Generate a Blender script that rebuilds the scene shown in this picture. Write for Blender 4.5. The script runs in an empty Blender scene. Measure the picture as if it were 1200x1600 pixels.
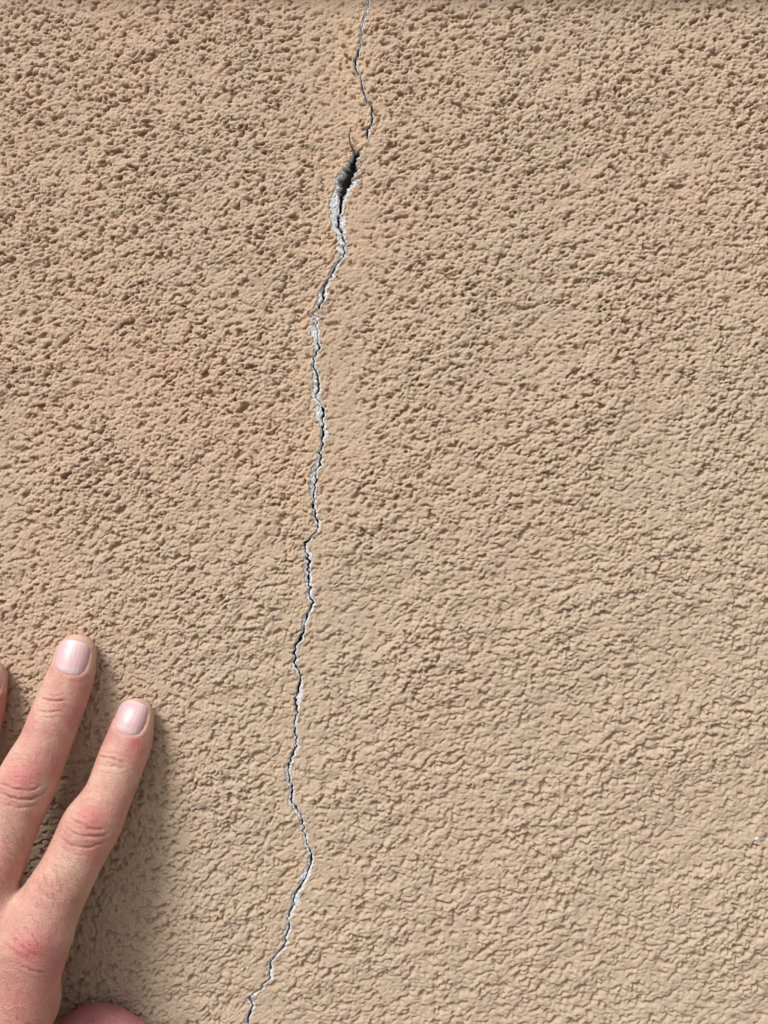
import bpy, math, random
import numpy as np
from mathutils import Vector
R = math.radians
sc = bpy.context.scene
C = sc.collection

# ------------------------------------------------------------------ camera, sky, sun
D, TILT = 0.315, R(3.0)
HALF = 0.192                                   # half of the wall height seen at the centre
cam_d = bpy.data.cameras.new('camera'); cam = bpy.data.objects.new('camera', cam_d); C.objects.link(cam)
cam.location = (0, -D, -D*math.tan(TILT))
cam.rotation_euler = (R(90)+TILT, 0, 0)
cam_d.sensor_fit = 'VERTICAL'
DIST = D/math.cos(TILT)
cam_d.angle = 2*math.atan(HALF/DIST)
cam_d.clip_start = 0.01; cam_d.clip_end = 200
cam_d.dof.use_dof = True; cam_d.dof.focus_distance = DIST*1.0; cam_d.dof.aperture_fstop = 22
sc.camera = cam
sc.render.resolution_x, sc.render.resolution_y = 768, 1024

SUN_DIR = Vector((-0.50, -0.62, 0.86)).normalized()     # towards the light
w = bpy.data.worlds.new("World"); sc.world = w; w.use_nodes = True
nt = w.node_tree; bg = nt.nodes['Background']
sky = nt.nodes.new('ShaderNodeTexSky'); sky.sky_type = 'NISHITA'; sky.sun_disc = False
sky.sun_elevation = math.asin(SUN_DIR.z); sky.sun_rotation = math.atan2(SUN_DIR.x, SUN_DIR.y)
sky.dust_density = 4.0; sky.air_density = 1.0
hs = nt.nodes.new('ShaderNodeHueSaturation'); hs.inputs['Saturation'].default_value = 0.18   # thin cloud greys the sky
nt.links.new(sky.outputs[0], hs.inputs['Color']); nt.links.new(hs.outputs[0], bg.inputs[0])
bg.inputs[1].default_value = 0.105
sd = bpy.data.lights.new('sun', 'SUN'); sd.energy = 2.65; sd.angle = R(23); sd.color = (1.0, 0.965, 0.93)
so = bpy.data.objects.new('sun', sd); C.objects.link(so)
so.rotation_euler = SUN_DIR.to_track_quat('Z', 'Y').to_euler()
sc.view_settings.view_transform = 'Standard'; sc.view_settings.look = 'None'
sc.view_settings.exposure = 0.17; sc.view_settings.gamma = 1.0

# ------------------------------------------------------------------ helpers
def P(px, py, h=0.0):
    """photo pixel (1200x1600) -> world point on the plane h metres in front of the wall"""
    u = (px-600)/800*HALF/DIST; v = (800-py)/800*HALF/DIST
    c, s = math.cos(TILT), math.sin(TILT)
    d = (u, c-v*s, s+v*c)
    t = (-h-cam.location.y)/d[1]
    return np.array([d[0]*t, -h, cam.location.z+d[2]*t])
MM = 0.001
PXS = 2*HALF/1600
def sstep(a, b, x):
    t = np.clip((x-a)/(b-a), 0, 1); return t*t*(3-2*t)
def new_mesh(name, verts, faces, mat=None, parent=None, smooth=True):
    me = bpy.data.meshes.new(name)
    verts = np.asarray(verts, dtype=np.float32); faces = np.asarray(faces, dtype=np.int32)
    k = faces.shape[1]
    me.vertices.add(len(verts)); me.vertices.foreach_set('co', verts.ravel())
    me.loops.add(faces.size); me.loops.foreach_set('vertex_index', faces.ravel())
    me.polygons.add(len(faces)); me.polygons.foreach_set('loop_start', np.arange(0, faces.size, k, dtype=np.int32))
    me.polygons.foreach_set('loop_total', np.full(len(faces), k, dtype=np.int32))
    me.update(calc_edges=True)
    me.shade_smooth() if smooth else me.shade_flat()
    if mat: me.materials.append(mat)
    o = bpy.data.objects.new(name, me); C.objects.link(o)
    if parent: o.parent = parent
    return o
def attr(o, name, vals):
    a = o.data.attributes.new(name, 'FLOAT', 'POINT'); a.data.foreach_set('value', np.asarray(vals, dtype=np.float32).ravel())
def tag(o, label=None, cat=None, kind=None):
    if label: o['label'] = label
    if cat: o['category'] = cat
    if kind: o['kind'] = kind
class Mat:
    def __init__(s, name):
        s.m = bpy.data.materials.new(name); s.m.use_nodes = True; s.t = s.m.node_tree; s.b = s.t.nodes['Principled BSDF']
    def n(s, typ, **kw):
        nd = s.t.nodes.new(typ)
        for k, v in kw.items():
            if k.startswith('_'): setattr(nd, k[1:], v)
            else: nd.inputs[k.replace('_', ' ')].default_value = v
        return nd
    def l(s, a, b): s.t.links.new(a, b)
    def val(s, name): n = s.n('ShaderNodeAttribute', _attribute_name=name); return n.outputs['Fac']
    def pos(s): return s.n('ShaderNodeNewGeometry').outputs['Position']
    def noise(s, scale, detail=3, rough=.5, vec=None, dist=0):
        n = s.n('ShaderNodeTexNoise', Scale=scale, Detail=detail, Roughness=rough, Distortion=dist)
        s.l(vec or s.pos(), n.inputs['Vector']); return n.outputs['Fac']
    def ramp(s, fac, stops):
        r = s.n('ShaderNodeValToRGB'); e = r.color_ramp.elements
        while len(e) < len(stops): e.new(.5)
        for el, (p, c) in zip(e, stops): el.position = p; el.color = (c[0], c[1], c[2], 1) if hasattr(c, '__len__') else (c, c, c, 1)
        s.l(fac, r.inputs[0]); return r.outputs[0]
    def mix(s, fac, a, b, typ='MIX'):
        m = s.n('ShaderNodeMix', _data_type='RGBA', _blend_type=typ)
        if hasattr(fac, 'links'): s.l(fac, m.inputs[0])
        else: m.inputs[0].default_value = fac
        for i, x in ((6, a), (7, b)):
            if hasattr(x, 'links'): s.l(x, m.inputs[i])
            else: m.inputs[i].default_value = (*x, 1)
        return m.outputs[2]
    def math(s, op, a, b=0.0, clamp=False):
        m = s.n('ShaderNodeMath', _operation=op, _use_clamp=clamp)
        for i, x in ((0, a), (1, b)):
            if hasattr(x, 'links'): s.l(x, m.inputs[i])
            else: m.inputs[i].default_value = x
        return m.outputs[0]
    def bump(s, h, dist, strength=1.0):
        b = s.n('ShaderNodeBump', Distance=dist)
        if hasattr(strength, 'links'): s.l(strength, b.inputs['Strength'])
        else: b.inputs['Strength'].default_value = strength
        s.l(h, b.inputs['Height']); s.l(b.outputs[0], s.b.inputs['Normal'])

# ------------------------------------------------------------------ materials
m = Mat('stucco')
c = m.ramp(m.noise(13, 3, .55), [(.32, (.550, .380, .278)), (.5, (.530, .392, .285)), (.68, (.515, .396, .293))])
c = m.mix(m.ramp(m.noise(60, 4, .6), [(.45, 0), (.75, .5)]), c, (.545, .400, .275))
c = m.mix(m.math('MULTIPLY', m.val('ochre'), m.ramp(m.noise(150, 3, .6), [(.35, .15), (.65, 1)])), c, (.64, .46, .30))
c = m.mix(m.math('MULTIPLY', m.val('pit'), .75), c, (.34, .205, .135))        # a darker brown in the hollows
c = m.mix(m.ramp(m.noise(900, 2, .6), [(.62, 0), (.80, .45)]), c, (.64, .54, .44))
sx = m.n('ShaderNodeSeparateXYZ'); m.l(m.pos(), sx.inputs[0])                # the paint has bleached towards the lower right
c = m.mix(m.ramp(m.noise(210, 3, .7), [(.52, 0), (.70, .40)]), c, (.60, .375, .27))       # sand grains of mixed colour
c = m.mix(m.ramp(m.noise(330, 3, .7), [(.54, 0), (.72, .45)]), c, (.52, .43, .29))
fade = m.math('ADD', m.math('ADD', m.math('MULTIPLY', sx.outputs[0], 2.2), m.math('MULTIPLY', sx.outputs[2], -1.5)), m.math('MULTIPLY', m.noise(9, 2, .5), 1.0), True)
c = m.mix(m.math('MULTIPLY', fade, .65), c, (.500, .408, .303))
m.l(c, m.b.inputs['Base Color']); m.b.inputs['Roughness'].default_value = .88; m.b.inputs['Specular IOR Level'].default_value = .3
fine = m.noise(2000, 4, .7)
far = m.val('far')
coarse = m.noise(330, 4, .6)
hgt = m.math('ADD', m.math('MULTIPLY', fine, .26), m.math('MULTIPLY', m.math('MULTIPLY', coarse, far), 1.6))
m.bump(hgt, .0016, .8)
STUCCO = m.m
m = Mat('broken_mortar')
c = m.ramp(m.noise(1500, 4, .7), [(.31, (.28, .28, .30)), (.43, (.70, .71, .74)), (.58, (.88, .89, .91))])
c = m.mix(m.val('deep'), c, m.ramp(m.noise(900, 3, .6), [(.35, (.022, .023, .027)), (.65, (.085, .085, .09))]))  # recess shade put into the colour: deep mortar goes near black
m.l(c, m.b.inputs['Base Color']); m.b.inputs['Roughness'].default_value = .95
m.bump(m.noise(2600, 4, .7), .0006, 1.0)
MORTAR = m.m
m = Mat('ground_gravel')
c = m.ramp(m.noise(60, 5, .7), [(.3, (.24, .21, .18)), (.7, (.38, .34, .29))])
m.l(c, m.b.inputs['Base Color']); m.b.inputs['Roughness'].default_value = .95; m.bump(m.noise(90, 5, .7), .01)
GROUND = m.m
m = Mat('added_ledge_paint')  # surface of the ledge added above the view for its shade
c = m.ramp(m.noise(40, 4, .6), [(.3, (.34, .25, .18)), (.7, (.40, .30, .22))])
m.l(c, m.b.inputs['Base Color']); m.b.inputs['Roughness'].default_value = .8; m.bump(m.noise(900, 4, .6), .0008)
LEDGE_PAINT = m.m

# ------------------------------------------------------------------ crack outline (photo pixels on the wall plane)
# x, y, dark half-width, pale left, pale right
CR = """585 -60 .5 1.5 1.5|577.5 0 .6 2 1.5|573.8 11 .3 2.5 2|571 24 .3 2.5 2.5|566.5 38 .3 3 3|565.2 53 .7 2 1.5|563.2 70 .9 1 1.5|560 84 1.3 .7 1.5
555.5 97 1.5 1.2 2|554.6 105 1.3 1.5 2.5|559.2 114.6 .8 1 1|564.7 126.5 .5 1.2 1.8|566 140 .9 1 1|569.3 148.5 1 1 .6|573.8 161 .7 2.5 .8|581 169.6 1.2 .6 .7
581 181.5 1.2 .6 1.5|579 195 1.2 .6 2.2|572.4 202.6 1.4 .5 4|573.5 211 1.5 .4 2.5|576.6 222 .4 1 1.5|567 232 .7 .8 .6|557.5 238 2.5 1.5 1|555.5 246 4.2 1.5 2.2|551 257 6.0 1.3 1.8
547 268 8.0 2.2 1.5|543.5 277 7.5 4 1.8|538.5 286 8.0 3 6.5|536 294 6.5 3.5 3.5|532.5 302 4.0 5.5 3|533 309 2.6 8 4|533.5 317 1.8 9 3|531 328 1.4 9 2
527.2 344 1.5 5.5 5|530 356 1.7 5.5 3.5|535.6 367 1.6 4 2.5|539 380 .8 6 1.8|539.4 395 1.2 6 1.2|533.8 404 1.6 .8 2.5|526.3 412 1.1 1.2 1.8|518.8 427 1.2 1.6 3
509.4 440 1.3 .8 2.5|505.6 449 1.8 .8 3.5|504.7 466 1.3 5 1.8|498 481 1.3 .8 .8|490 490 .6 1.5 1.2|493.5 499 .4 2.5 2|496.5 511 .5 6 1.2|495.6 532 .4 3.5 1.8
497.5 541 1.1 3 .8|493.8 552 1.1 1 1|491 560 1.1 1 1|491.3 575 .6 1.5 1.5|496.6 586 1.2 3 1|497.5 597 1.5 3.5 1.5|496.6 609 1.2 4 1.5|494.7 620 .5 2 2.5|498.4 629 .8 3 2
505 639 1.4 6 1.0|506 648 1.6 5.5 1|505 659 1.4 2 2|505 672 1.7 1.2 3|505 682 1.3 1 2.5|502.8 697 1.2 1.2 1|498.8 706 .6 1.5 1|502.2 719 1.4 2.5 1.2|498.4 730 1.2 4 2.5
491.9 736 .6 3 1.5|493.8 751 1.3 4.5 .8|491 767 .6 2.5 1.5|488.7 782 1.5 .8 1|489 793 1.4 .7 2.2|491.9 806 1.1 2 1|496.6 817 .7 1.2 1.6|495.6 826 1 .8 2.2|487 836 1.0 .8 1.6
476.9 849 1.5 .6 1.2|476.9 862 1.3 .7 3|482.5 876 1.7 2 1.4|480.6 891 1.4 2 1.6|481.6 904 1.2 2.5 2|482.5 917 1.4 1 3|484.4 930 1.3 2.5 2|487.8 943 1.4 .8 2.2|484.4 954 1.2 .8 1.8
477.8 966 1 2.5 1.4|475 977 .5 1.8 1.8|475 988 1.5 1 1.2|466.6 1002 1.5 1 2.2|461.9 1009 1.1 .7 1|460.6 1022 1.3 .7 .9|460.5 1037 1.1 1.2 1|465.6 1044 .8 2.6 .8|469.5 1051 1.2 1.5 .6
470 1058 1.2 .7 .8|467.2 1071 1.2 .6 2|465 1084 1.1 .6 3.2|460.6 1091 1.4 .5 4.5|461 1099 1.1 .6 3.2|465.3 1109 1.1 1 1.2|464.4 1118 1.2 1.2 1.2|459.7 1129 1.2 .6 2|459.7 1142 1.1 .8 1
462.5 1157 .8 .8 .9|464.4 1167 .9 1.2 2.6|456.9 1178 1.3 .8 1.4|450.3 1195 1.3 1.6 1.8|450.3 1206 .5 2.2 1.2|453 1221 1 2.2 .8|455 1238 1.4 1 .9|456 1253 1.4 1.6 1|462.5 1264 1 1.8 1
470 1277 1 .9 .9|474.7 1292 .9 .9 .8|475.6 1306 .6 1 1|481.3 1322 .6 1.6 1|486.6 1334 1.3 .8 .7|486.6 1345 1.3 1.6 1|482.8 1360 1.0 2.5 1.4|475.3 1375 1.0 3.2 2.2|467.8 1386 1.4 .8 1.8
463 1397 1 1.8 2|458 1409 1 1 3.5|454.7 1424 1 .8 4|449 1435 1.3 .7 1|451.9 1444 1.3 1.4 1|448 1459 1.2 1.6 .9|445.3 1472 1.3 .7 1.2|436.9 1485 1 .8 1.8|427.5 1495 1.2 .7 1.2
421.9 1502 1.1 2 .9|422.8 1516 1.3 .7 2|421.9 1528 1.1 .6 1.8|414.4 1532 1 .7 .8|410.6 1542 1 .8 .8|401.3 1549 1 .8 1.8|391 1556 1.2 .8 1.6|389 1563 1.3 1 .9|392.8 1575 1.3 .8 1.2
388 1589 1.1 1.6 .8|387.2 1600 1 .8 1|383 1625 1 1 1|376 1660 1 1 1.5|370 1700 .5 .5 .5"""
CR = np.array([[float(v) for v in s.split()] for l in CR.splitlines() for s in l.split('|')])
cp = np.array([P(a, b) for a, b in CR[:, :2]])
o_ = np.argsort(cp[:, 2]); CZ = cp[o_, 2]; CX = cp[o_, 0]; CW = CR[o_, 2:]*PXS*np.array([1.2, 1.65, 1.75]); CW[CZ > .135, 1:] *= .62; CW[CZ < .10, 1:] *= 1.2; CW[CZ < -.10, 1:] *= 1.2

# ------------------------------------------------------------------ noise maps (periodic, filtered white noise)
NX, NZ, ST = 1792, 2048, 0.0003
rng = np.random.default_rng(11)
fx = np.fft.fftfreq(NX, ST)[None, :]; fz = np.fft.fftfreq(NZ, ST)[:, None]
def band(lam, ani=1.0, ang=0.0, bw=.5):
    a = R(ang); f1 = (fx*math.cos(a)+fz*math.sin(a))*ani; f2 = -fx*math.sin(a)+fz*math.cos(a)
    f = np.sqrt(f1*f1+f2*f2)+1e-9
    S = np.exp(-(np.log(f*lam)/bw)**2)
    n = np.fft.ifft2(np.fft.fft2(rng.standard_normal((NZ, NX)).astype(np.float32))*S).real
    return (n/n.std()).astype(np.float32)
def samp(Mp, x, z):
    u = (x/ST) % NX; v = (z/ST) % NZ
    i = u.astype(np.int32); j = v.astype(np.int32); a = (u-i).astype(np.float32); b = (v-j).astype(np.float32)
    i %= NX; j %= NZ; i2 = (i+1) % NX; j2 = (j+1) % NZ
    return Mp[j, i]*(1-a)*(1-b)+Mp[j, i2]*a*(1-b)+Mp[j2, i]*(1-a)*b+Mp[j2, i2]*a*b

def grains(cell, rad, seed, ani=1.0, ang=0.0):
    """union of little domes, one per jittered cell (periodic): 0 between grains, about 1 on top of one"""
    r = np.random.default_rng(seed); nx, nz = int(round(NX*ST/cell)), int(round(NZ*ST/cell))
    cx, cz = NX*ST/nx, NZ*ST/nz
    jx = r.random((nz, nx)); jz = r.random((nz, nx)); rr = rad*(.65+.7*r.random((nz, nx))); hh = r.normal(0, .28, (nz, nx))
    xx = (np.arange(NX)*ST).astype(np.float32)[None, :]; zz = (np.arange(NZ)*ST).astype(np.float32)[:, None]
    ix = (xx/cx).astype(np.int32); iz = (zz/cz).astype(np.int32); out = np.full((NZ, NX), -1.0, np.float32)
    ca, sa = math.cos(R(ang)), math.sin(R(ang))
    for a in (-1, 0, 1):
        for b in (-1, 0, 1):
            i = ix+a; j = iz+b; ii = i % nx; jj = j % nz
            dx = xx-(i+jx[jj, ii]).astype(np.float32)*cx; dz = zz-(j+jz[jj, ii]).astype(np.float32)*cz
            d1 = (dx*ca+dz*sa)/ani; d2 = -dx*sa+dz*ca
            q = (d1*d1+d2*d2)/rr[jj, ii]**2
            out = np.maximum(out, (1-q+hh[jj, ii]).astype(np.float32))
    return np.maximum(out, -.6)
def build_wall():
    # ---- grid lines: fine in view, growing outwards; the columns bend to follow the crack
    def grow(a, b, d0, g=1.12):
        out = [a]; d = d0
        while abs(out[-1]-b) > d*1.5 and len(out) < 400:
            out.append(out[-1]+math.copysign(d, b-a)); d = min(d*g, .08)
        out.append(b); return out[1:]
    core = np.concatenate([np.arange(-.160, -.010, .00032), np.arange(-.010, -.0016, .00016), np.arange(-.0016, .0016, .00009),
                           np.arange(.0016, .006, .00016), np.arange(.006, .175, .00032)])
    core = np.concatenate([np.arange(-.235, -.160, .0006), core, np.arange(.175, .250, .0006)])
    U = np.array(grow(core[0], -1.6, .0007)[::-1]+list(core)+grow(core[-1], 1.6, .0007))
    zc = np.concatenate([np.arange(-.27, -.205, .0006), np.arange(-.205, .212, .00029)])
    ZT = .2125
    Z = np.array(grow(zc[0], -1.25, .0007)[::-1]+list(zc)+grow(zc[-1], 1.9, .0007))
    nu, nz = len(U), len(Z)
    jit = np.interp(Z, *(lambda zz: (zz, np.random.default_rng(3).normal(0, .00030, len(zz))))(np.arange(-.3, .3, .0011)))
    jit += np.interp(Z, *(lambda zz: (zz, np.random.default_rng(4).normal(0, .00014, len(zz))))(np.arange(-.3, .3, .0005)))
    xc = np.interp(Z, CZ, CX)+jit
    W = [np.interp(Z, CZ, CW[:, k]) for k in range(3)]
    r2 = np.random.default_rng(5)
    def wob(s, st): zz = np.arange(-.3, .3, st); return np.interp(Z, zz, r2.normal(0, s, len(zz)))
    X = U[None, :]+xc[:, None]*np.exp(-(np.abs(U)/.10)**2)[None, :]
    X = X.astype(np.float32); ZZ = np.repeat(Z[:, None], nu, 1).astype(np.float32)
    Ud = X-xc[:, None].astype(np.float32)
    far = sstep(.20, .27, np.maximum(np.abs(X)*1.0, np.abs(ZZ)*.92)).astype(np.float32)
    # ---- stucco relief
    wx = band(.006, bw=.5); wz = band(.006, bw=.5); wa = samp(wx, X, ZZ)*.00022; wb = samp(wz, X, ZZ)*.00022
    xs, zs = X+wa, ZZ+wb
    g1 = samp(band(.0040, 1.45, 24, .5), xs, zs)
    g2 = samp(band(.0018, 1.3, 15, .5), xs, zs)
    g3 = samp(band(.0009, 1.1, 0, .4), X, ZZ)
    g0 = samp(band(.010, 1.6, 28, .4), X, ZZ)
    big = samp(band(.06, 1, 0, .4), X, ZZ)
    k1 = samp(grains(.0021, .0014, 21, 1.35, 20), xs, zs)
    k2 = samp(grains(.00115, .00072, 22, 1.15, 10), X, ZZ)
    k3 = samp(grains(.00078, .00052, 23), X, ZZ)
    low = sstep(.08, -.10, ZZ+.012*big)                   # the texture turns from pitted (above) to scaly (below)
    am = np.clip(.97+.13*samp(band(.014, 1.4, 25, .5), X, ZZ), .35, 1.5)
    g5 = samp(grains(.0028, .00085, 31), X, ZZ); g5 = sstep(-.1, .9, g5)*np.clip(g5+.2, 0, 1.3)
    s = .70*g1+.50*g2+.25*g0+.9*(k1-.45)+.45*(k2-.4)
    body = np.tanh(s*.80+.38)
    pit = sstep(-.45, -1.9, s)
    clump = sstep(-.25, .55, k1*1.1-.25+.28*g1+.35*(k2-.35)+.14*g2)
    h = body*(.22-.12*low)+k1*.10+clump*(.10+.30*low)+k2*(.24-.08*low)+k3*.12+g5*.10+.02*g2+.02*g3-pit*(.72-.50*low)
    h = h*am*(1.24+.10*low)+.07*g0
    ncen = np.interp(Z, [-.2, -.05, .02, .10, .13, .15, .2], [0, .001, .005, .006, .001, -.009, -.011])[:, None]
    nwid = np.interp(Z, [-.2, 0, .1, .2], [.006, .009, .012, .014])[:, None]
    near = np.maximum(np.exp(-((Ud-ncen)/nwid)**2), .8*np.exp(-(Ud/.005)**2)).astype(np.float32)*(np.abs(ZZ) < .26)
    h *= (1.0-.44*near)*(1+.12*big)
    h += .22*big*0.6
    # faint hairline beside the top of the main crack, small shallow groove
    hl = np.array([P(a, b)[[0, 2]] for a, b in ((415, -10), (420, 30), (427, 62), (425, 85), (431, 108), (428, 124))])
    o2 = np.argsort(hl[:, 1]); hx = np.interp(Z, hl[o2, 1], hl[o2, 0])+wob(.00015, .0012)
    on = ((Z > hl[:, 1].min()) & (Z < hl[:, 1].max())).astype(np.float32)
    h -= (np.exp(-((X-hx[:, None])/.00022)**2)*on[:, None])*.25
    for a_, b_, rx, ry in ((395, 544, 11, 3.5), (41, 1057, 4, 3.2), (136, 803, 5, 3), (291, 584, 4, 3), (419, 695, 4, 3.4), (845, 708, 2.6, 2.6), (975, 1284, 3.5, 3), (1048, 1469, 6, 3), (1018, 1363, 6, 2.4), (240, 164, 4, 4), (263, 361, 6, 4)):
        q_ = P(a_, b_); h -= 1.0*np.exp(-(((X-q_[0])/(rx*PXS))**2+((ZZ-q_[2]+.3*(X-q_[0]))/(ry*PXS))**2)**1.5)
    # ---- crack
    wl = np.maximum(W[0]*(1+wob(.38, .0008)+wob(.15, .0004)), .00006); pl = np.maximum(W[1]*(1+wob(.20, .0011)+wob(.12, .0005)), .00008); pr = np.maximum(W[2]*(1+wob(.20, .0011)+wob(.12, .0005)), .00008)
    a = np.abs(Ud); lft = Ud < 0
    gw = np.repeat(wl[:, None], nu, 1); outer = gw+np.where(lft, pl[:, None], pr[:, None])
    inz = (np.abs(ZZ) < .29)
    pale = (a < outer) & inz
    gap = (a < gw) & inz
    rag = samp(band(.0011, 1, 0, .5), X*1.0, ZZ)
    crumb = samp(grains(.0011, .0007, 41), X, ZZ)*.5+samp(grains(.0006, .0004, 42), X, ZZ)*.3
    t = np.clip((outer-a)/np.maximum(outer-gw, 1e-5), 0, 1)
    dep = np.where(pale, .14+.40*t**1.8+.14*rag*np.minimum(t*3, 1)-.42*crumb*np.minimum(t*3, 1), 0)
    hole = np.clip((wl-.0006)/.0010, 0, 1)[:, None]
    # in the wide hole the left flank slopes in, the right edge drops straight
    slope = np.clip((Ud+gw)/(2*gw+1e-6), 0, 1)
    flank = 2.0+6.0*slope**1.3+.4*rag-1.1*crumb
    slot = 1.2+6.5*sstep(1.0, .45, a/gw)
    dep = np.where(gap, (1-hole)*slot+hole*flank, dep)
    # branch above the hole
    br = np.array([P(p, q)[[0, 2]] for p, q in ((548.5, 200), (546, 211), (547, 222), (550, 231), (554, 238), (556, 243))])
    o3 = np.argsort(br[:, 1]); bx = np.interp(Z, br[o3, 1], br[o3, 0])+wob(.00006, .0006)
    bon = ((Z > br[:, 1].min()) & (Z < br[:, 1].max()))
    bwid = np.interp(Z, br[o3, 1], np.array([.3, .35, .6, 1.0, 1.7, 2.2])[::-1]*PXS*.8)
    bd = np.abs(X-bx[:, None]); bm = (bd < bwid[:, None]*1.8) & bon[:, None]
    dep = np.maximum(dep, np.where(bm, 2.6*sstep(1.8, .6, bd/bwid[:, None]), 0))
    pale |= bm & (bwid[:, None] > .00022)
    lip = np.exp(-np.clip(a-outer, 0, 1)/.0009)*inz*.18
    h = h+lip
    h = np.where(pale, h*.35, h)-dep
    h = h*(1-far*.85)
    # ---- grains sag a little: the top of a grain leans down over the hollow below it
    sag = np.clip(h, -1.0, 1.0)*(.30+.16*low)*(1-far)*(1-near)*~pale
    V = np.stack([X, -h*MM, ZZ-sag*MM], -1).reshape(-1, 3)
    idx = np.arange(nu*nz, dtype=np.int32).reshape(nz, nu)
    F = np.stack([idx[:-1, :-1], idx[:-1, 1:], idx[1:, 1:], idx[1:, :-1]], -1)
    pf = pale[:-1, :-1] & pale[1:, 1:] | pale[:-1, 1:] & pale[1:, :-1]
    Fw = F[~pf]; Fc = F[pf]
    root = new_mesh('wall', V, Fw, STUCCO)
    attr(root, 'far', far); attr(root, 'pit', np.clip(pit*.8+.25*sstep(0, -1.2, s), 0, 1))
    och = np.exp(-((Ud+.0030)/.0070)**2)*.85
    attr(root, 'ochre', och*inz)
    tag(root, 'rough tan stucco wall filling the view, split by a long vertical crack', 'wall')
    used, inv = np.unique(Fc, return_inverse=True)
    cr = new_mesh('crack', V[used], inv.reshape(-1, 4), MORTAR, root)
    attr(cr, 'deep', np.clip((dep-1.2)/1.4, 0, 1).ravel()[used])
    cr['label'] = 'jagged crack with pale broken mortar edges and a dark hole near the top'
    return root
import time; T0 = time.time()
wall = build_wall()
print('wall', time.time()-T0, len(wall.data.vertices))

def box(name, x0, x1, y0, y1, z0, z1, mat, parent=None, bev=.003):
    import bmesh
    bm = bmesh.new(); bmesh.ops.create_cube(bm, size=1)
    for v in bm.verts: v.co = Vector(((x0+x1)/2+v.co.x*(x1-x0), (y0+y1)/2+v.co.y*(y1-y0), (z0+z1)/2+v.co.z*(z1-z0)))
    bmesh.ops.bevel(bm, geom=bm.edges[:], offset=bev, segments=3, affect='EDGES')
    me = bpy.data.meshes.new(name); bm.to_mesh(me); bm.free(); me.materials.append(mat)
    o = bpy.data.objects.new(name, me); C.objects.link(o)
    if parent: o.parent = parent
    return o
mo = box('added_shade_ledge', -1.6, 1.6, -.0085, .02, .2058, .262, LEDGE_PAINT, wall); mo.rotation_euler = (0, R(.45), 0)  # unseen ledge, added and tilted to shade the top of the wall
import mathutils
def fleck():
    q_ = P(1183, 1313, .0009); r = np.random.default_rng(2); vs = []; fs = []
    for cx, cz, rr in ((0, .0004, .0008), (.0004, -.0003, .0006), (-.0008, -.0009, .0004), (.0007, -.0012, .0005)):
        b0 = len(vs)
        for i in range(5):
            for j in range(10):
                ph = math.pi*(i+.5)/5; th = 2*math.pi*j/10; k = rr*(1+r.normal(0, .16))
                vs.append((q_[0]+cx+k*math.sin(ph)*math.cos(th), q_[1]-k*.5*math.cos(ph), q_[2]+cz+k*math.sin(ph)*math.sin(th)))
        fs += [(b0+i*10+j, b0+i*10+(j+1) % 10, b0+(i+1)*10+(j+1) % 10, b0+(i+1)*10+j) for i in range(4) for j in range(10)]
    o = new_mesh('plaster_fleck', vs, fs, MORTAR, wall); attr(o, 'deep', np.zeros(len(vs)))
fleck()
# ground at the foot of the wall
g = new_mesh('ground', [(-60, -80, -1.2), (60, -80, -1.2), (60, 40, -1.2), (-60, 40, -1.2)], [(0, 1, 2, 3)], GROUND)
tag(g, kind='structure')

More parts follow.
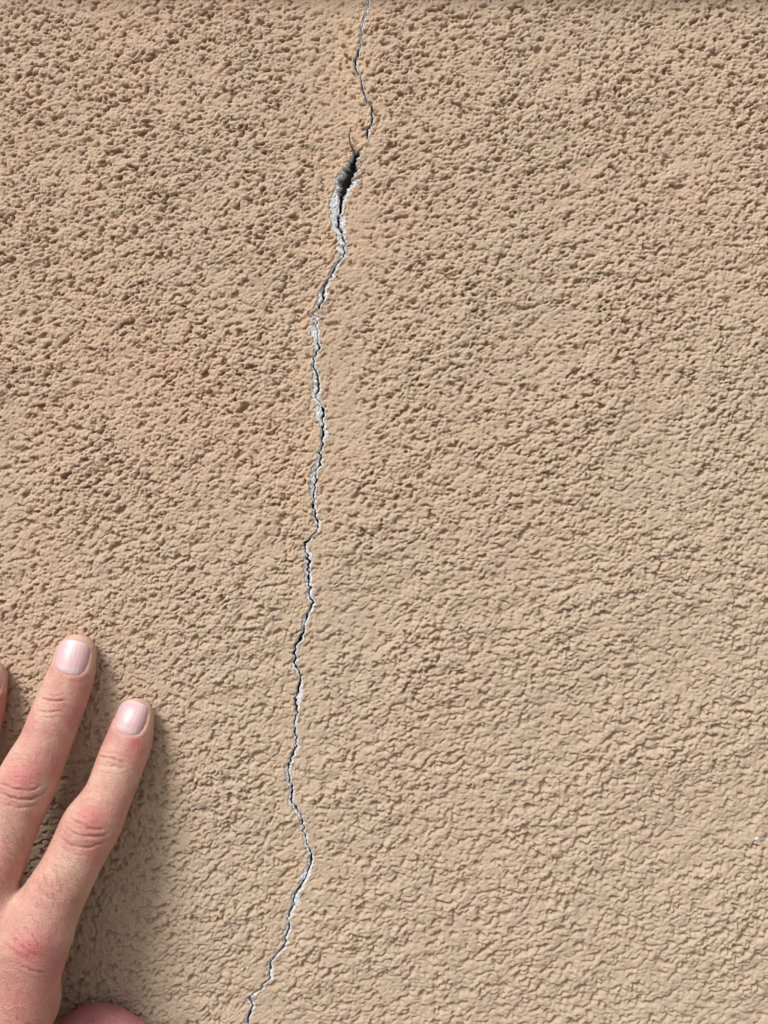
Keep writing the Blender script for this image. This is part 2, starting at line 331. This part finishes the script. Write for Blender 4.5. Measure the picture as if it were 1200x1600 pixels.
# ------------------------------------------------------------------ the hand
from mathutils.bvhtree import BVHTree
VX = .00075
G0 = np.array([-.232, -.088, -.400]); GN = (np.array([.190, .092, .372])/VX).astype(int)
def spline(pts, n):
    p = np.array([[*P(a, b, h*MM), hw*PXS*(D-h*MM)/D, k] for a, b, h, hw, k in pts])
    p = np.vstack([2*p[0]-p[1], p, 2*p[-1]-p[-2]]); p[0, 3:] = p[1, 3:]; p[-1, 3:] = p[-2, 3:]
    out = []
    for i in range(1, len(p)-2):
        for t in np.linspace(0, 1, n, endpoint=False):
            a, b, c, d = p[i-1:i+3]
            out.append(.5*((2*b)+(c-a)*t+(2*a-5*b+4*c-d)*t*t+(3*b-a-3*c+d)*t**3))
    out.append(p[-2]); return np.array(out)
def sdf_add(vol, pts, n=6, k=0.0, pad=.006):
    S = spline(pts, n)
    lo = (S[:, :3]-S[:, 3:4]).min(0)-pad-k; hi = (S[:, :3]+S[:, 3:4]).max(0)+pad+k
    i0 = np.clip(((lo-G0)/VX).astype(int), 0, GN); i1 = np.clip(((hi-G0)/VX).astype(int)+1, 0, GN)
    ax = [(np.arange(i0[j], i1[j])*VX+G0[j]).astype(np.float32) for j in range(3)]
    if min(map(len, ax)) == 0: return
    d = np.full((len(ax[0]), len(ax[1]), len(ax[2])), .05, np.float32)
    for a, b in zip(S[:-1], S[1:]):
        # only the slab of voxels near this short piece
        m = max(a[3], b[3])+pad+k
        sl = []
        for j in range(3):
            l = min(a[j], b[j])-m; h = max(a[j], b[j])+m
            q0 = int(np.searchsorted(ax[j], l)); q1 = int(np.searchsorted(ax[j], h)); sl.append(slice(q0, q1))
        X, Y, Z = np.meshgrid(ax[0][sl[0]], ax[1][sl[1]], ax[2][sl[2]], indexing='ij')
        if X.size == 0: continue
        ab = b[:3]-a[:3]; L = np.linalg.norm(ab)+1e-9; T = ab/L
        N = np.array([0, -1, 0.])-T*(-T[1]); N /= np.linalg.norm(N)
        px, py, pz = X-a[0], Y-a[1], Z-a[2]
        t = np.clip((px*ab[0]+py*ab[1]+pz*ab[2])/L**2, 0, 1)
        qx, qy, qz = px-t*ab[0], py-t*ab[1], pz-t*ab[2]
        nn = qx*N[0]+qy*N[1]+qz*N[2]
        kk = a[4]+(b[4]-a[4])*t; r = a[3]+(b[3]-a[3])*t
        q = np.sqrt(np.maximum(qx*qx+qy*qy+qz*qz-nn*nn, 0)+(nn/kk)**2)
        d[tuple(sl)] = np.minimum(d[tuple(sl)], (q-r).astype(np.float32))
    sub = tuple(slice(i0[j], i1[j]) for j in range(3))
    A = vol[sub]
    if k > 0:
        hh = np.clip(.5+.5*(A-d)/k, 0, 1); vol[sub] = A*(1-hh)+d*hh-k*hh*(1-hh)
    else: vol[sub] = np.minimum(A, d)
INDEX = [(211, 1121, 6.0, 29.5, .82), (205, 1145, 7.2, 34, .84), (198, 1168, 8.6, 36.5, .86), (190, 1188, 10, 37, .9), (171, 1238, 13.5, 37, .9),
         (156, 1267, 15.5, 41, .92), (142, 1291, 17.5, 45.5, .97), (127, 1320, 19.5, 44, .95), (106, 1362, 22.5, 44, .95), (78, 1412, 26, 49, .9), (46, 1475, 30, 56, .85)]
MIDDLE = [(119, 1022, 6.0, 31.5, .82), (113, 1050, 7.5, 35, .84), (98, 1090, 10, 38, .9), (71, 1160, 14, 39.5, .9), (55, 1193, 16, 43, .93),
          (41, 1224, 18, 46, .97), (27, 1258, 20, 44.5, .95), (8, 1312, 23, 42, .95), (-18, 1375, 27, 46, .9), (-50, 1445, 31, 54, .85)]
RING = [(-21, 1060, 6.0, 31, .82), (-26, 1095, 8, 34, .85), (-38, 1135, 10, 37, .9), (-62, 1200, 14, 39, .9), (-85, 1265, 18, 44, .97),
        (-105, 1340, 23, 42, .95), (-132, 1460, 30, 50, .85)]
LITTLE = [(-150, 1195, 5.5, 27, .82), (-157, 1225, 7.5, 29, .85), (-172, 1265, 11, 31, .9), (-190, 1320, 15, 34, .95), (-205, 1390, 21, 35, .9), (-222, 1490, 27, 44, .85)]
THUMB = [(235, 1682, 8.0, 38, .82), (214, 1660, 9.5, 45, .85), (185, 1639, 11.5, 49, .88), (147, 1629, 11, 53.5, .92), (104, 1654, 15, 50, .95), (58, 1712, 20, 54, .95), (-20, 1790, 30, 64, .9)]
def build_hand():
    palm = np.full(tuple(GN), .05, np.float32)
    for q in ([(46, 1475, 30, 56, .85), (22, 1555, 32, 63, .8), (-8, 1650, 35, 66, .8), (-50, 1790, 39, 62, .85)],
              [(-50, 1445, 31, 54, .85), (-62, 1560, 35, 58, .8), (-80, 1790, 41, 62, .85)],
              [(-132, 1460, 30, 50, .85), (-128, 1600, 34, 56, .8), (-112, 1790, 40, 60, .85)],
              [(-222, 1490, 27, 44, .85), (-195, 1620, 30, 52, .85), (-145, 1790, 37, 58, .85)],
              [(40, 1446, 26.5, 30, .8), (-6, 1446, 26.5, 30, .8), (-70, 1430, 28, 32, .8), (-130, 1440, 27, 34, .8), (-190, 1475, 26, 34, .8)],
              [(40, 1560, 22, 50, .7), (-60, 1580, 22, 60, .7), (-180, 1620, 22, 50, .7)],
              [(-95, 1790, 39, 98, .62), (-95, 1900, 42, 104, .62), (-105, 2100, 46, 135, .72), (-115, 2340, 50, 160, .8)]):
        sdf_add(palm, q, 5, k=.010)
    sdf_add(palm, THUMB, 6, k=.008)
    fing = np.full(tuple(GN), .05, np.float32)
    for f in (INDEX, MIDDLE, RING, LITTLE): sdf_add(fing, f, 6, k=.0008)
    k = .0040; hh = np.clip(.5+.5*(palm-fing)/k, 0, 1); vol = palm*(1-hh)+fing*hh-k*hh*(1-hh)
    del palm, fing, hh
    # ---- surface nets
    ins = vol < 0; nx, ny, nz = vol.shape
    crs = [ins[:-1] != ins[1:], ins[:, :-1] != ins[:, 1:], ins[:, :, :-1] != ins[:, :, 1:]]
    n8 = sum(ins[a:nx-1+a, b:ny-1+b, c:nz-1+c].astype(np.int8) for a in (0, 1) for b in (0, 1) for c in (0, 1))
    act = (n8 > 0) & (n8 < 8); ids = np.full(act.shape, -1, np.int32); cell = np.argwhere(act); ids[act] = np.arange(len(cell))
    acc = np.zeros((len(cell), 3)); cnt = np.zeros(len(cell))
    for axn in range(3):
        e = [0, 0, 0]; o1, o2 = [j for j in range(3) if j != axn]
        for a in (0, 1):
            for b in (0, 1):
                off = np.zeros(3, int); off[o1] = a; off[o2] = b
                s = cell+off; t = s.copy(); t[:, axn] += 1
                va = vol[s[:, 0], s[:, 1], s[:, 2]]; vb = vol[t[:, 0], t[:, 1], t[:, 2]]
                mk = (va < 0) != (vb < 0); f = np.where(mk, va/(va-vb+1e-12), 0)
                p = s.astype(float); p[:, axn] += f
                acc += p*mk[:, None]; cnt += mk
    V = acc/cnt[:, None]*VX+G0
    faces = []
    for axn in range(3):
        o1, o2 = [(1, 2), (2, 0), (0, 1)][axn]
        e = np.argwhere(crs[axn]); ok = (e[:, o1] > 0) & (e[:, o2] > 0) & (e[:, o1] < vol.shape[o1]-1) & (e[:, o2] < vol.shape[o2]-1); e = e[ok]
        def g(a, b): q = e.copy(); q[:, o1] -= a; q[:, o2] -= b; return ids[q[:, 0], q[:, 1], q[:, 2]]
        F = np.stack([g(1, 1), g(0, 1), g(0, 0), g(1, 0)], -1)
        fl = ins[e[:, 0], e[:, 1], e[:, 2]]; F[~fl] = F[~fl][:, ::-1]; faces.append(F)
    F = np.vstack(faces)
    # ---- relax, then two-fold subdivision
    def relax(V, F, it, lam=.5):
        a = F.ravel(); b = np.roll(F, -1, 1).ravel(); i = np.concatenate([a, b]); j = np.concatenate([b, a]); n = len(V)
        deg = np.bincount(i, minlength=n)[:, None]
        for _ in range(it):
            s = np.stack([np.bincount(i, V[j, c], minlength=n) for c in range(3)], -1)/deg
            V = V+lam*(s-V)
        return V
    V = relax(V, F, 6)
    e = np.sort(np.stack([F, np.roll(F, -1, 1)], -1).reshape(-1, 2), 1)
    ue, inv = np.unique(e[:, 0].astype(np.int64)*len(V)+e[:, 1], return_inverse=True)
    em = (V[ue//len(V)]+V[ue % len(V)])/2; fc = V[F].mean(1); n0, n1 = len(V), len(em)
    E = inv.reshape(-1, 4)+n0; FC = np.arange(len(F))+n0+n1
    F2 = np.stack([np.stack([F[:, i], E[:, i], FC, E[:, i-1]], -1) for i in range(4)], 1).reshape(-1, 4)
    V2 = relax(np.vstack([V, em, fc]), F2, 5)
    return V2, F2

def project(V):
    """world point -> photo pixel, used only to place creases and nails where they were measured"""
    c, s = math.cos(TILT), math.sin(TILT); q = V-np.array(cam.location)
    dep = q[:, 1]*c+q[:, 2]*s; up = -q[:, 1]*s+q[:, 2]*c
    return 600+q[:, 0]/dep*DIST/HALF*800, 800-up/dep*DIST/HALF*800
def normals(V, F):
    n = np.cross(V[F[:, 2]]-V[F[:, 0]], V[F[:, 3]]-V[F[:, 1]]); N = np.zeros_like(V)
    for c in range(3): N[:, c] = sum(np.bincount(F[:, k], n[:, c], minlength=len(V)) for k in range(4))
    return N/(np.linalg.norm(N, axis=1, keepdims=True)+1e-12)
NAILS = [((205.5, 1122), (.30, -.954), 24.5, 26.5, 1), ((113.5, 1027.5), (.25, -.968), 26.5, 27, 1), ((-22, 1062), (.16, -.987), 26, 28, 1), ((-151, 1194), (.17, -.985), 22, 24, 1),
         ((222, 1668), (.62, .78), 30, 30, 0)]
CREASE = [  # polyline in photo pixels, depth mm, half-width px
    ([(64, 1091), (82, 1095.5), (106, 1094)], .42, 1.7), ([(56, 1110), (75, 1114), (99, 1110)], .26, 1.8), ([(74, 1086), (88, 1088), (101, 1085)], .14, 1.5), ([(60, 1120), (76, 1122), (96, 1118)], .12, 1.5),
    ([(-6, 1223), (10, 1228), (25, 1234), (50, 1235), (67, 1227)], .30, 1.8), ([(-6, 1236), (10, 1243), (25, 1249), (50, 1249), (66, 1241), (78, 1229)], .48, 2.0), ([(5, 1255), (20, 1261), (37, 1263), (63, 1255)], .26, 1.8),
    ([(8, 1181), (32, 1177), (58, 1185)], .13, 1.6), ([(3, 1191), (30, 1186), (63, 1198)], .15, 1.6), ([(14, 1200), (34, 1197), (50, 1203)], .12, 1.5), ([(20, 1216), (36, 1213), (52, 1220)], .16, 1.6),
    ([(150, 1181), (175, 1185), (198, 1194)], .46, 1.7), ([(152, 1194), (175, 1197.5), (198, 1202)], .20, 1.6), ([(160, 1176), (182, 1177)], .14, 1.5), ([(148, 1205), (170, 1207), (190, 1212)], .10, 1.6),
    ([(117, 1250), (140, 1247), (166, 1260)], .14, 1.6), ([(113, 1259), (138, 1257), (168, 1270)], .12, 1.6), ([(120, 1237), (146, 1236), (174, 1246)], .09, 1.6), ([(105, 1276), (125, 1287), (142, 1296), (163, 1296)], .50, 2.0),
    ([(97, 1285), (110, 1300), (130, 1307), (160, 1307), (173, 1299)], .32, 1.9), ([(87, 1302), (112, 1322), (140, 1325), (171, 1312)], .36, 1.9), ([(92, 1320), (112, 1335), (145, 1339)], .20, 1.7), ([(110, 1268), (128, 1275), (140, 1283)], .2, 1.5),
    ([(15, 1460), (32, 1475), (52, 1494)], .34, 2.0), ([(36, 1446), (52, 1460), (64, 1478)], .26, 1.8), ([(33, 1509), (55, 1519), (74, 1520)], .26, 1.9), ([(6, 1472), (24, 1488), (40, 1503)], .22, 1.8), ([(20, 1447), (40, 1468), (58, 1486)], .2, 1.7),
    ([(-60, 1268), (-84, 1275), (-105, 1266)], .4, 2), ([(83, 1180), (85, 1187), (83, 1198)], .2, .9), ([(20, 1585), (40, 1600), (60, 1605)], .2, 2)]
SWELL = [((143, 1280), 17, 13, .35), ((34, 1213), 19, 14, .35), ((88, 1103), 17, 5, .22), ((176, 1190), 16, 4, .2), ((45, 1478), 24, 17, .6), ((130, 1313), 26, 4, .22), ((36, 1242), 26, 4, .22), ((140, 1302), 20, 3, .2)]
REDS = [((143, 1278), 20, 17, .85), ((34, 1212), 22, 19, .75), ((214, 1166), 15, 17, 1.0), ((198, 1180), 18, 10, .5), ((88, 1100), 22, 14, .45), ((120, 1085), 14, 30, .45), ((45, 1482), 30, 30, .8), ((150, 1345), 16, 22, .5),
        ((30, 1580), 50, 50, .5), ((150, 1620), 95, 50, 1.0), ((10, 1330), 25, 40, .3), ((85, 1215), 10, 25, .5), ((10, 1060), 10, 50, .6)]  # the broad thumb entry paints its shade in as extra red
def build_person():
    V, F = build_hand()
    N = normals(V, F); px, py = project(V)
    view = np.array(cam.location)-V; view /= np.linalg.norm(view, axis=1, keepdims=True)
    front = sstep(.05, .35, (N*view).sum(1))
    bvh = BVHTree.FromPolygons([tuple(v) for v in V[::1]], [tuple(f) for f in F], epsilon=0) if False else None
    disp = np.zeros(len(V)); fold = np.zeros(len(V))
    # long folds of the skin across the fingers, and unevenness
    ca, sa = math.cos(R(22)), math.sin(R(22)); al = (-px*sa+py*ca); la = (px*ca+py*sa)
    def n2(sx, sy, seed, n=90):
        q = np.random.default_rng(seed); out = np.zeros(len(V))
        for _ in range(n):
            f1, f2, p_ = q.normal(0, sx), q.normal(0, sy), q.random()*6.283; out += np.sin(la*f1+al*f2+p_)
        return out/math.sqrt(n/2)
    wz_ = np.zeros(len(V))
    for (a_, b_), rx_, ry_, s_ in (((143, 1290), 34, 36, 1), ((36, 1232), 36, 36, 1), ((84, 1102), 32, 20, .8), ((174, 1190), 30, 18, .8), ((45, 1485), 50, 50, 1), ((100, 1370), 40, 40, .55), ((10, 1320), 40, 40, .5)):
        wz_ = np.maximum(wz_, s_*np.exp(-((px-a_)/rx_)**2-((py-b_)/ry_)**2))
    ridged = 1-np.abs(n2(.05, .42, 1))
    disp += (.085*np.clip(ridged, -1, 1)*(.22+wz_)+.035*n2(.14, .16, 2)+.05*n2(.05, .05, 3)*.8)*front
    r = np.random.default_rng(8)
    for pl, dm, wpx in CREASE:
        pl = np.array(pl, float); n = max(6, int(np.abs(np.diff(pl, axis=0)).sum()/4))
        t = np.linspace(0, len(pl)-1, n); q = np.stack([np.interp(t, np.arange(len(pl)), pl[:, c]) for c in (0, 1)], -1)
        for _ in range(2): q[1:-1] = (q[:-2]+2*q[1:-1]+q[2:])/4
        q += r.normal(0, .35, q.shape)
        sel = np.where((px > q[:, 0].min()-9) & (px < q[:, 0].max()+9) & (py > q[:, 1].min()-9) & (py < q[:, 1].max()+9) & (front > 0))[0]
        if len(sel) == 0: continue
        best = np.full(len(sel), 1e9); bt = np.zeros(len(sel))
        for i in range(len(q)-1):
            a, b = q[i], q[i+1]; ab = b-a; L2 = (ab**2).sum()+1e-9
            tt = np.clip(((px[sel]-a[0])*ab[0]+(py[sel]-a[1])*ab[1])/L2, 0, 1)
            dd = np.hypot(px[sel]-a[0]-tt*ab[0], py[sel]-a[1]-tt*ab[1]); m_ = dd < best
            best[m_] = dd[m_]; bt[m_] = ((i+tt)/(len(q)-1))[m_]
        taper = np.clip(4*bt*(1-bt)*1.6, 0, 1)*(.75+.25*np.sin(bt*19+r.random()*6))
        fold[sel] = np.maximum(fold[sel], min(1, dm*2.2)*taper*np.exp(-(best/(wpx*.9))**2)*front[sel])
        disp[sel] += (-dm*1.6*taper*np.exp(-(best/(wpx*.85))**2)+dm*.32*taper*np.exp(-((best-wpx*2.2)/(wpx*1.2))**2))*front[sel]
    for (a, b), rx, ry, hgt in SWELL: disp += hgt*np.exp(-((px-a)/rx)**2-((py-b)/ry)**2)*front
    red = np.zeros(len(V))
    for (a, b), rx, ry, s_ in REDS: red = np.maximum(red, s_*np.exp(-((px-a)/rx)**2-((py-b)/ry)**2))
    nails = []; bed = np.zeros(len(V)); rim = np.zeros(len(V))
    for (cx, cy), (ux, uy), hw, hl, f in NAILS:
        vx, vy = -uy, ux
        a = ((px-cx)*vx+(py-cy)*vy)/hw; s = ((px-cx)*ux+(py-cy)*uy)/hl
        pr = (np.abs(a)**3.0+np.abs(s)**np.where(s > 0, 2.7, 2.4))**(1/2.7)
        sel = (pr < 1.05) & (front > .0)
        A, S_ = a[sel], s[sel]
        M_ = np.stack([np.ones_like(A), A, S_, A*A, S_*S_, A*S_, A**4], -1)
        co, *_ = np.linalg.lstsq(M_, V[sel], rcond=None)
        near = (pr < 1.9) & (front > 0)
        disp += np.where(near, -.62*sstep(1.06, .94, pr)+.16*np.exp(-((pr-1.17)/.11)**2)*(1-.9*sstep(.3, .8, s)), 0)*front
        rim = np.maximum(rim, np.where(near, .75*np.exp(-((pr-1.25)/.2)**2)*sstep(-.9, -.3, s), 0)); bed = np.maximum(bed, np.where(near, sstep(1.05, .97, pr), 0))
        # nail plate
        nr, na = 14, 56; vs = []; att = []
        for i in range(nr+1):
            rr = i/nr
            for j in range(na):
                th = 2*math.pi*j/na; ca, sa = math.cos(th), math.sin(th)
                k_ = (abs(ca)**3.0+abs(sa)**(2.7 if sa > 0 else 2.4))**(-1/2.7)
                aa, ss = ca*k_*rr*1.0, sa*k_*rr*1.0
                p_ = np.array([1, aa, ss, aa*aa, ss*ss, aa*ss, aa**4])@co
                nn = np.array(cam.location)-p_; nn /= np.linalg.norm(nn)
                lift = .00012-.00045*rr**6*(1 if ss < .55 else .25)
                vs.append(p_+nn*lift); att.append((ss, aa))
        for j in range(na): vs.append(vs[nr*na+j]+np.array([0, .0006, 0])); att.append(att[nr*na+j])
        fs = [(i*na+j, i*na+(j+1) % na, (i+1)*na+(j+1) % na, (i+1)*na+j) for i in range(nr+1) for j in range(na)]
        nails.append((vs, fs, att))
    # flesh at rest against the wall: nothing sinks far behind the render
    V = V+N*(disp*MM)[:, None]
    V[:, 1] = np.where(V[:, 1] > -.0002, -.0002-.0003*np.tanh(V[:, 1]*800), V[:, 1])
    o = new_mesh('person', V, F, SKIN)
    attr(o, 'red', red); attr(o, 'bed', bed); attr(o, 'rim', rim); attr(o, 'fold', fold); attr(o, 'thumb_shade', np.exp(-((px-160)/95)**2-((py-1650)/70)**2)*sstep(75, 105, px))
    tag(o, "bare left hand with spread fingertips resting on the stucco wall left of the crack", 'person')
    for vs, fs, att in nails:
        q = new_mesh('fingernail', vs, fs, NAIL, o); attr(q, 'ns', [x[0] for x in att]); attr(q, 'na', [x[1] for x in att])
    # fine hairs on the backs of the fingers
    hv, hf = [], []; rr = random.Random(6)
    sel = np.where((front > .6))[0]; spx, spy = px[sel], py[sel]
    spots = [((90, 1380), 48, 46, 95), ((12, 1325), 42, 50, 80), ((20, 1570), 60, 60, 40)]
    for (a, b), sx, sy, n in spots:
        for _ in range(n):
            x, y = rr.gauss(a, sx*.6), rr.gauss(b, sy*.6); i = sel[np.argmin((spx-x)**2+(spy-y)**2)]
            if abs(px[i]-x)+abs(py[i]-y) > 3: continue
            p = V[i]; nn = N[i]; d = np.array([.55+rr.gauss(0, .25), 0, -.8+rr.gauss(0, .25)]); d -= nn*d.dot(nn); d /= np.linalg.norm(d)
            L = rr.uniform(.0018, .0042); cur = rr.gauss(0, .25); sd_ = np.cross(nn, d); base = len(hv)
            for k_ in range(5):
                t = k_/4; c_ = p+d*L*t+nn*(.00010+L*.20*t*(1-.5*t))+sd_*L*cur*t*t; w_ = .000026*(1-t*.7)
                hv += [c_+sd_*w_, c_-sd_*w_, c_+nn*w_*1.3]
            for k_ in range(4):
                for q_ in range(3):
                    u, v_ = base+k_*3+q_, base+k_*3+(q_+1) % 3; hf.append((u, v_, v_+3, u+3))
    h_ = new_mesh('hair', hv, hf, HAIR, o); h_['kind'] = 'stuff'
    return o
m = Mat('skin')
base = m.ramp(m.noise(70, 4, .6), [(.34, (.50, .230, .195)), (.5, (.575, .320, .255)), (.68, (.62, .415, .33))])
fineC = m.ramp(m.noise(700, 3, .7), [(.35, (.90, .86, .84)), (.65, (1, 1, 1))])
c = m.mix(1.0, base, fineC, 'MULTIPLY')
rd = m.math('MULTIPLY', m.math('MULTIPLY', m.val('red'), 1.25), m.ramp(m.noise(260, 3, .6), [(.3, .45), (.7, 1)]))
c = m.mix(m.math('MULTIPLY', rd, 1.0, True), c, (.54, .150, .150))
c = m.mix(m.ramp(m.noise(170, 2, .5), [(.50, 0), (.75, .55)]), c, (.55, .215, .195))
c = m.mix(m.val('rim'), c, (.66, .455, .34))
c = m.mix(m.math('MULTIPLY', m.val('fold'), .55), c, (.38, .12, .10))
c = m.mix(m.val('bed'), c, (.62, .36, .34))
c = m.mix(m.math('MULTIPLY', m.val('thumb_shade'), .8), c, (.36, .185, .205))  # shade on the thumb painted into the skin as dark mauve
m.l(c, m.b.inputs['Base Color']); m.b.inputs['Roughness'].default_value = .52; m.b.inputs['Specular IOR Level'].default_value = .42
m.b.inputs['Subsurface Weight'].default_value = .14; m.b.inputs['Subsurface Radius'].default_value = (1.0, .42, .25); m.b.inputs['Subsurface Scale'].default_value = .0028
mp = m.n('ShaderNodeMapping', _vector_type='TEXTURE'); m.l(m.pos(), mp.inputs['Vector'])
mp.inputs['Rotation'].default_value = (0, R(25), 0); mp.inputs['Scale'].default_value = (2.6, 1, 1)
wr = m.noise(900, 3, .6, mp.outputs[0], 1.2); po = m.noise(2200, 3, .7)
vo = m.n('ShaderNodeTexVoronoi', Scale=1100.0, _feature='DISTANCE_TO_EDGE'); m.l(m.pos(), vo.inputs['Vector'])
hh_ = m.math('ADD', m.math('MULTIPLY', wr, .55), m.math('ADD', m.math('MULTIPLY', po, .25), m.math('MULTIPLY', vo.outputs[0], .35)))
m.bump(hh_, .0009, .65)
SKIN = m.m
m = Mat('nail')
s_ = m.val('ns')
c = m.ramp(m.math('ADD', m.math('MULTIPLY', s_, .5), .5), [(.0, (.62, .44, .45)), (.14, (.64, .47, .49)), (.3, (.58, .37, .39)), (.90, (.60, .39, .41)), (.97, (.66, .50, .49)), (1.0, (.70, .58, .55))])
m.l(c, m.b.inputs['Base Color']); m.b.inputs['Roughness'].default_value = .40; m.b.inputs['Coat Weight'].default_value = .35; m.b.inputs['Coat Roughness'].default_value = .22; m.b.inputs['Subsurface Weight'].default_value = .15
m.b.inputs['Subsurface Radius'].default_value = (1, .5, .4); m.b.inputs['Subsurface Scale'].default_value = .0015
cv = m.n('ShaderNodeCombineXYZ'); m.l(m.val('na'), cv.inputs[0]); m.l(m.math('MULTIPLY', s_, .06), cv.inputs[1])
m.bump(m.noise(9, 4, .65, cv.outputs[0]), .0004, .6)
NAIL = m.m
m = Mat('body_hair'); m.b.inputs['Base Color'].default_value = (.16, .085, .05, 1); m.b.inputs['Roughness'].default_value = .5; HAIR = m.m
T0 = time.time(); person = build_person(); print('person', time.time()-T0, len(person.data.vertices))
